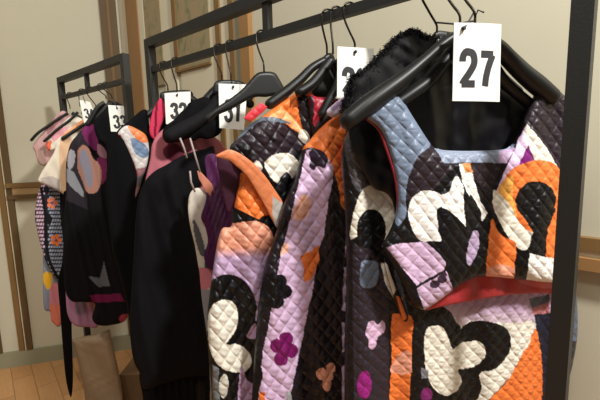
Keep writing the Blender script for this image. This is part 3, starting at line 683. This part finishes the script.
# ================================================================== black dress and mauve top, bunch with tag 31
PD2 = PD
bd = thing('black_dress', 'long plain black dress with slanted hem in the middle of the rack', 'dress', PD.hit(170, 380))
patch('body', bd, PD, [(214, 147), (205, 149), (192, 152), (178, 158), (166, 165), (155, 171), (146, 180), (139, 196), (136, 215), (134, 250), (131, 300), (129.5, 322), (131, 345), (134, 362), (140, 374), (144, 389), (160, 385), (178, 379), (195, 376), (210, 372), (208, 340), (204, 300), (200, 275), (194, 240), (190, 215), (194, 195), (204, 180), (214, 168)],
      (15, 14, 17), (), CLOTH, None, 0, .02, .02, .002, .04, [(.006, .11, .3, .08), (.003, .05, 1, .15)], 1.1)
patch('underskirt', bd, PD, [(140, 372), (160, 368), (190, 366), (209, 364), (210, 400), (212, 440), (205, 462), (150, 462), (143, 430), (143, 400)], (7, 6, 7), [('s', (30, 25, 22), [(196, 385), (204, 380), (206, 462), (194, 462)])], CLOTH, None, -.012, .01, .01, .001, .03, [(.004, .02, 0, 0)], 1.1)
mt = thing('camisole', 'dusty pink satin top with a wide neckline beside the black dress', 'top', PM.hit(172, 180))
patch('body', mt, PM, [(150, 160), (152, 145), (158, 134), (168, 126), (178, 122), (190, 124), (204, 130), (216, 138), (224, 146), (226, 160), (200, 200), (150, 200), (144, 190)], (186, 108, 118),
      [('p', (96, 40, 52), [(163, 150), (170, 143), (180, 146), (184, 156), (176, 162), (166, 158)])], CLOTH, None, 0, .006, .006, .001, .02, [(.003, .05, 0, .2)], 1)
hanger('black hanger with a felted arm behind the tag reading 31', rail_at(219), PM, (222, 79),
       [([(220, 86), (212, 94), (204, 104), (194, 118), (186, 128)], [4, 4.5, 5, 6, 7]), ([(226, 86), (240, 88), (250, 96)], [4, 4, 4])], 0, foff=.012)
hanger('thick-padded black hanger drooping above the mauve top', rail_at(231), PD, (231, 79),
       [([(229, 86), (220, 98), (209, 112), (196, 122), (182, 130), (171, 136)], [4, 5, 6, 7, 7.5, 7]), ([(233, 86), (242, 92), (250, 104)], [4, 4, 4])], 0, foff=.012, body=[(214, 84), (222, 80), (240, 81), (246, 86), (242, 96), (216, 96)], am=BLACKC)
blk = thing('ruffled_blouse', 'small ruffled black blouse bunched under the padded hanger', 'blouse', PD.hit(195, 150))
patch('body', blk, PD, [(163, 138), (163, 130), (168, 124), (175, 119), (180, 113), (186, 108), (189, 103), (197, 99), (205, 97), (212, 100), (219, 108), (222, 120), (222, 130), (217, 136), (208, 139), (200, 138), (194, 141), (188, 138), (182, 141), (174, 143), (167, 143)], (8, 7, 9), (), CLOTH, None, .004, .01, .01, .002, .02, step=.9, wrinkle=.0014)
number_tag('white number tag reading 31 partly crossed by a hanger arm', PD, [(218.5, 83.5), (247.5, 84.5), (244, 130), (219.5, 128)], '31', (.18, .36, .88, .84), .036, (233, 87), (231, 79), .15)

# ================================================================== black coat, tag 32
bc = thing('black_coat', 'black coat with white, orange and blue quilted collar near the tag reading 32', 'coat', PE.hit(130, 320))
patch('body', bc, PE, [(150, 128), (156, 116), (163, 100), (176, 94), (186, 100), (192, 120), (196, 180), (180, 260), (170, 330), (142, 334), (131, 328), (127, 305), (120, 275), (111, 240), (107, 190), (109, 160), (113, 142), (118, 130), (130, 120), (142, 110), (148, 112)],
      (8, 8, 10), (), CLOTH, None, 0, .014, .014, .002, .03, [(.005, .1, .3, .08)], 1.1)
patch('collar', bc, PE, [(118, 134), (122, 128), (128, 125.5), (137, 129), (146, 135.5), (149, 148), (148, 160), (146, 168), (142, 180), (139, 190), (134, 201), (136, 188), (137, 176), (133, 162), (127, 148), (122, 139)], (206, 200, 196),
      [('p', (226, 128, 72), [(128, 126), (138, 127), (148, 136), (148, 142), (140, 142), (132, 134)]), ('p', (108, 130, 158), [(131, 138), (138, 140), (146, 146), (149, 154), (144, 158), (136, 154), (132, 146)]),
       ('p', (170, 130, 142), [(136, 196), (144, 174), (147, 178), (139, 200)]), ('s', (150, 108, 112), [(130, 170), (150, 166), (148, 205), (130, 205)]), ('s', (96, 100, 104), [(136, 178), (147, 172), (144, 184), (136, 188)]), ('l', (176, 44, 40), [(119, 136), (125, 147), (131, 160), (135, 172), (135, 186)], 1.7)], SATIN, (.035, .035, .003), .016, .004, .004, .002, .015, step=.8)
patch('scarf', bc, PE, [(150, 122), (154, 108), (160, 98), (165, 94), (166, 104), (165, 116), (160, 128), (156, 140), (150, 134)], (206, 62, 92), [('l', (120, 20, 44), [(157, 100), (156, 114), (155, 136)], 1.2)], CLOTH, None, .032, .004, .003, .001, .015, step=.8)
hanger('plain black hanger beneath the left half of the tag reading 32', rail_at(164), PE, (168, 91), [([(166, 98), (156, 108), (146, 116), (134, 124), (124, 132)], [3, 3, 3, 3, 3]), ([(172, 97), (184, 102), (194, 112)], [3, 3, 3])], 0, foff=-.004)
PE2 = plane(186, 28)
hanger('black hanger just right of the magenta scarf behind the tag reading 32', rail_at(176), PE2, (177, 90), [([(180, 96), (192, 100), (203, 112)], [3.5, 4, 4])], 0, foff=0, body=[(160, 94), (168, 91), (190, 90.5), (192, 100), (176, 108), (163, 104)])
number_tag('white number tag reading 32 above the mauve top', PE2, [(164.5, 93.3), (190.5, 91.5), (190.5, 126), (166, 124)], '32', (.18, .34, .86, .80), .022, (177, 95), (177, 90), .15)

# ================================================================== rack at the left
def plane1(px, deg): return Plane(rail1_at(px), deg)
Q33 = plane1(106, 24); Q34 = plane1(97, 24); QK = plane1(80, 30); QT = plane1(88, 26); QT2 = plane1(82, 26); QT3 = plane1(76, 26)
sd = thing('printed_dress', 'dark chiffon dress with fuchsia and peach flower print on the far rack', 'dress', Q33.hit(95, 300))
patch('body', sd, Q33, [(100, 108), (108, 104), (118, 110), (124, 130), (128, 200), (128, 290), (127, 318), (112, 325), (98, 325), (92, 318), (95, 304), (84, 302), (70, 300), (64, 280), (64, 220), (66, 190), (66, 165), (70, 145), (78, 134), (88, 122)],
      (17, 15, 18), [('s', (42, 38, 44), [(66, 200), (70, 142), (82, 130), (90, 140), (84, 168), (88, 210)]), ('p', (110, 38, 86), [(82, 128), (92, 124), (98, 130), (97, 150), (90, 146), (84, 138)]), ('p', (110, 40, 80), [(98, 158), (106, 156), (106, 178), (100, 184), (97, 172)]), ('p', (150, 110, 122), [(98, 144), (104, 148), (108, 158), (100, 156), (97, 150)]),
       ('p', (162, 118, 102), [(77, 160), (78, 150), (83, 145), (89, 149), (93, 158), (99, 164), (102, 174), (100, 186), (95, 193), (87, 192), (82, 180), (78, 170)]),
       ('p', (128, 124, 136), [(79, 160), (80, 152), (84, 149), (88, 154), (91, 164), (93, 176), (91, 188), (86, 184), (83, 172)]),
       ('p', (152, 150, 156), [(67, 158), (70, 150), (75, 153), (74, 164), (69, 170)]), ('s', (132, 134, 140), [(66, 168), (74, 172), (84, 192), (84, 198), (72, 188), (66, 180)]),
       ('s', (92, 92, 96), [(88, 276), (100, 278), (104, 262), (110, 286), (98, 287)]), ('s', (106, 26, 66), [(90, 295), (128, 293), (128, 301), (92, 303)]), ('p', (150, 60, 70), [(120, 316), (128, 314), (128, 322), (120, 322)])],
      CLOTH, None, 0, .014, .014, .002, .03, [(.006, .09, .3, .1), (.003, .04, 1, .1)], .9)
fb = patch('black_dress', None, plane1(118, 26), [(94, 124), (102, 112), (110, 108), (126, 110), (134, 130), (134, 200), (132, 296), (120, 292), (112, 250), (108, 200), (106, 150), (98, 140)], (8, 8, 10), (), CLOTH, None, .0, .012, .012, .002, .03, [(.005, .08, .3, .1)], 1.2)
tag(fb, 'plain black dress directly under the tag reading 33', 'dress')
ms = patch('mauve_skirt', None, Q34, [(66, 240), (90, 240), (98, 300), (98, 326), (88, 327), (76, 326), (69, 318), (66, 300)], (176, 128, 158), [('s', (150, 130, 156), [(76, 300), (88, 300), (84, 316), (74, 314)]), ('s', (186, 132, 128), [(84, 300), (96, 300), (96, 314)])], CLOTH, None, 0, .008, .008, .001, .02, [(.003, .03, 0, .1)], 1)
tag(ms, 'sheer mauve pink skirt hem below the printed dress', 'skirt')
kn = thing('knit_cardigan', 'bobble-textured grey and black knit with orange flowers at the far left', 'cardigan', QK.hit(52, 280))
kp = []
for i in range(13):
    for j in range(26):
        x = 36 + i * 2.6 + (j % 2) * 1.3; y = 186 + j * 3.8
        c = (150, 156, 172) if x > 47 else (206, 172, 190)
        if 44.5 < x < 48.5: continue
        kp.append(('e', c, (x, y, 1.1, 1.5, 30)))
for (cx, cy, c) in ((52, 203, (232, 128, 92)), (56, 240, (236, 118, 52))):
    for k in range(5): kp.append(('e', c, (cx + 3.6 * math.cos(k * 1.26), cy + 4 * math.sin(k * 1.26), 2.0, 2.2)))
    kp.append(('e', (150, 60, 60), (cx, cy, 1.2, 1.4)))
kp.append(('s', (22, 20, 24), [(46, 212), (53, 218), (50, 226), (45, 222)])); kp.append(('s', (22, 20, 24), [(60, 190), (70, 186), (70, 280), (64, 280), (63, 240), (60, 214)]))
kp.append(('l', (16, 15, 18), [(41, 188), (45, 212), (46, 240), (50, 262), (58, 278)], 1.5))
patch('body', kn, QK, [(40, 188), (45, 184), (56, 186), (66, 196), (68, 220), (68, 260), (66, 280), (60, 280), (54, 276), (47, 264), (42, 250), (38, 234), (35, 218), (36, 204)], (34, 36, 46), kp, KNIT, (.014, .014, .0016), 0, .012, .01, .002, .025, step=.55)
bl = patch('printed_blouse', None, QK.moved(-.04), [(45, 240), (62, 240), (62, 320), (52, 322), (50, 312), (44, 308), (43, 280)], (132, 138, 152),
      [('s', (208, 130, 140), [(50, 284), (64, 282), (64, 306), (50, 304)]), ('s', (224, 128, 104), [(50, 304), (64, 306), (64, 326), (50, 326)]), ('p', (230, 176, 52), [(42, 276), (46, 272), (52, 274), (52, 284), (48, 290), (45, 286)])], CLOTH, None, 0, .006, .006, .001, .02, [(.002, .03, 0, .1)], .9)
tag(bl, 'pale printed blouse with blue, pink and yellow hem below the knit', 'blouse')
# tops on the three hangers
tops = [
 ('pink_blouse', 'dusty pink blouse on the leftmost hanger of the far rack', QT3, [(33, 146), (40, 136), (50, 124), (60, 112), (66, 112), (73, 120), (72, 140), (60, 150), (52, 160), (44, 166), (38, 162), (35, 152)], (198, 158, 156),
  [('s', (160, 116, 118), [(46, 130), (60, 114), (62, 118), (48, 136)]), ('s', (170, 140, 130), [(38, 150), (46, 146), (46, 166), (38, 164)])], (56, 119)),
 ('printed_shirt', 'white and coral printed shirt between the pink blouse and the cream blouse', QT2, [(46, 143), (52, 134), (60, 126), (70, 117), (78, 117), (84, 122), (80, 136), (64, 146), (54, 150), (48, 150)], (232, 224, 208),
  [('s', (228, 160, 170), [(50, 136), (62, 128), (70, 126), (66, 132), (54, 142)]), ('s', (232, 110, 80), [(46, 142), (52, 140), (50, 152), (46, 150)])], (70, 120)),
 ('cream_blouse', 'cream and peach blouse hanging down the nearest of the three left hangers', QT, [(60, 140), (64, 133), (72, 127), (82, 120), (92, 116), (98, 122), (90, 150), (78, 150), (72, 160), (70, 180), (67, 195), (60, 192), (52, 188), (43, 184), (38, 181), (41, 173), (48, 162), (54, 152), (56, 144)], (226, 216, 196),
  [('s', (224, 186, 150), [(60, 136), (72, 138), (71, 160), (69, 196), (61, 192), (59, 160)]), ('s', (232, 160, 112), [(60, 136), (76, 124), (90, 114), (94, 118), (80, 126), (66, 138)]), ('s', (188, 178, 170), [(40, 178), (52, 176), (60, 180), (60, 192), (44, 186)])], (84, 122))]
for nm, lb, pl, out, base, pt, _ in tops:
    o = patch(nm, None, pl, out, base, pt, CLOTH, None, 0, .01, .01, .002, .02, [(.003, .05, 0, .3)], .8)
    tag(o, lb, 'blouse' if 'blouse' in nm else 'shirt')
hanger('slim black hanger with its tip farthest left, holding the pink blouse', rail1_at(70), QT3, (70, 108), [([(68, 113), (58, 119), (48, 126), (38, 133), (31.5, 140)], [1.15] * 5), ([(72, 113), (80, 118)], [1.6] * 2)], 0, foff=.016)
hanger('slim black hanger holding the white and coral shirt', rail1_at(82), QT2, (80, 106), [([(78, 112), (70, 120), (58, 129), (50, 136), (44.5, 141)], [1.15] * 5), ([(82, 112), (90, 118)], [1.6] * 2)], 0, foff=.014)
hanger('slim black hanger holding the cream blouse', rail1_at(90), QT, (96, 108), [([(97, 113), (90, 120), (80, 127), (71, 133), (63, 138.5)], [1.5, 1.5, 1.5, 1.5, 1.6]), ([(99, 112), (106, 118)], [1.8] * 2)], 0, foff=.016)
hanger('black hanger holding the printed dress beside the tag reading 33', rail1_at(101), Q33, (106, 98), [([(105, 103), (98, 108), (92, 118), (88, 124)], [2.4] * 4), ([(108, 103), (116, 106), (124, 114)], [2.4] * 3)], 0, foff=.004)
hanger('black hanger nearest the right post of the far rack', rail1_at(106), plane1(112, 26), (112, 98), [([(110, 103), (104, 110), (98, 118)], [2] * 3), ([(113, 103), (120, 106), (128, 114)], [2] * 3)], 0)
number_tag('small white number tag reading 33 on the far rack', plane1(118, 24), [(108, 105), (125.5, 106), (129, 132), (111, 131.5)], '33', (.18, .38, .96, .86), .022, (117, 108), (113, 98), .15)
number_tag('small tilted white number tag reading 34 on the far rack', Q34, [(79.5, 100), (90, 102), (97, 119), (84, 123)], '34', (.18, .38, 1.0, .84), .022, (85, 102), (83, 96), .15)
sash = patch('black_scarf', None, QT.moved(.06), [(63, 196), (67, 194), (69, 230), (69, 262), (71, 300), (72, 340), (73, 375), (72, 394), (70, 396), (66, 380), (63, 350), (60, 310), (58, 282), (62, 262), (64, 230)], (8, 7, 9), (), CLOTH, None, 0, .006, .006, .002, .012, step=.8)
tag(sash, 'long narrow black pointed scarf hanging nearly to the floor below the knit', 'scarf')


# ================================================================== things on the floor
g0 = at_height(104, 420, 0)
PBAG = Plane(g0, 8)
bag = thing('paper_bag', 'crumpled taupe paper bag standing on the floor under the far clothes', 'bag', g0)
b0 = [(72, 340), (84, 337), (96, 335), (109, 330), (112, 345), (117, 366), (121, 388), (124, 410), (126, 424), (88, 428), (86, 410), (84, 390), (78, 362)]
patch('body', bag, PBAG, b0, (150, 128, 102), (), mat('kraft_cloth', None, .75, .25, bump=.3, bscale=40, vary=.12), None, 0, .035, .04, .004, .05, [(.007, .16, 0, .5)], .9, False, wrinkle=.0005)
bx = at_height(134, 408, 0); bz = Plane(bx, 4)
tl, tr = bz.hit(119, 375), bz.hit(150, 374)
mb = MB(); c = (tl + tr) / 2; hz = c[2] / 2
mb.box((c[0], c[1] + .08, hz), (1, 0, 0), (0, 1, 0), UP, abs(tr[0] - tl[0]) / 2, .08, hz)
bo = mb.build('storage_box', BOXM); tag(bo, 'low brown box on the floor beside the paper bag', 'box')

# ------------------------------------------------------------------ light
def area(name, loc, tgt, size, power, color, shape='DISK'):
    l = bpy.data.lights.new(name, 'AREA'); l.shape = shape; l.size = size; l.energy = power; l.color = color
    o = bpy.data.objects.new(name, l); COL.objects.link(o); o.location = loc
    o.rotation_euler = (Vector(tgt) - Vector(loc)).to_track_quat('-Z', 'Y').to_euler()
area('ceiling_lamp', (1.0, -0.35, 2.7), (0.2, .9, .9), .20, 66, (1, .98, .95))
area('ceiling_lamp', (-0.2, -0.2, 2.75), (-0.3, 1.6, .8), .3, 13, (1, .96, .9))
area('ceiling_lamp', (-1.6, 1.1, 2.7), (-1.2, 2.2, .4), .3, 4, (1, .92, .8))
sl = bpy.data.lights.new('floor_fill_spot', 'SPOT'); sl.energy = 60; sl.spot_size = math.radians(50); sl.spot_blend = .8; sl.shadow_soft_size = .08; sl.color = (1, .93, .82)  # added fill spot without a known fixture, brightens the floor and paper bag
so = bpy.data.objects.new('floor_fill_spot', sl); COL.objects.link(so); so.location = (-.9, .6, 2.7)
so.rotation_euler = (Vector((-1.15, 2.05, 0)) - so.location).to_track_quat('-Z', 'Y').to_euler()
w = bpy.data.worlds.new('world'); sc.world = w; w.use_nodes = True
w.node_tree.nodes['Background'].inputs[0].default_value = (1, .95, .9, 1); w.node_tree.nodes['Background'].inputs[1].default_value = .18
for o in sc.objects:
    c = o.get('category')
    if c == 'tag': o['group'] = 'number tags on the clothes racks'
    elif c == 'hanger': o['group'] = 'black coat hangers on the rails'
    elif o.name.startswith('quilted_coat'): o['group'] = 'long quilted coats'
    elif c == 'clothes rack': o['group'] = 'steel clothes racks'
sc.view_settings.view_transform = 'Standard'; sc.view_settings.look = 'None'; sc.view_settings.exposure = 0; sc.view_settings.gamma = 1
sc.view_settings.use_curve_mapping = False
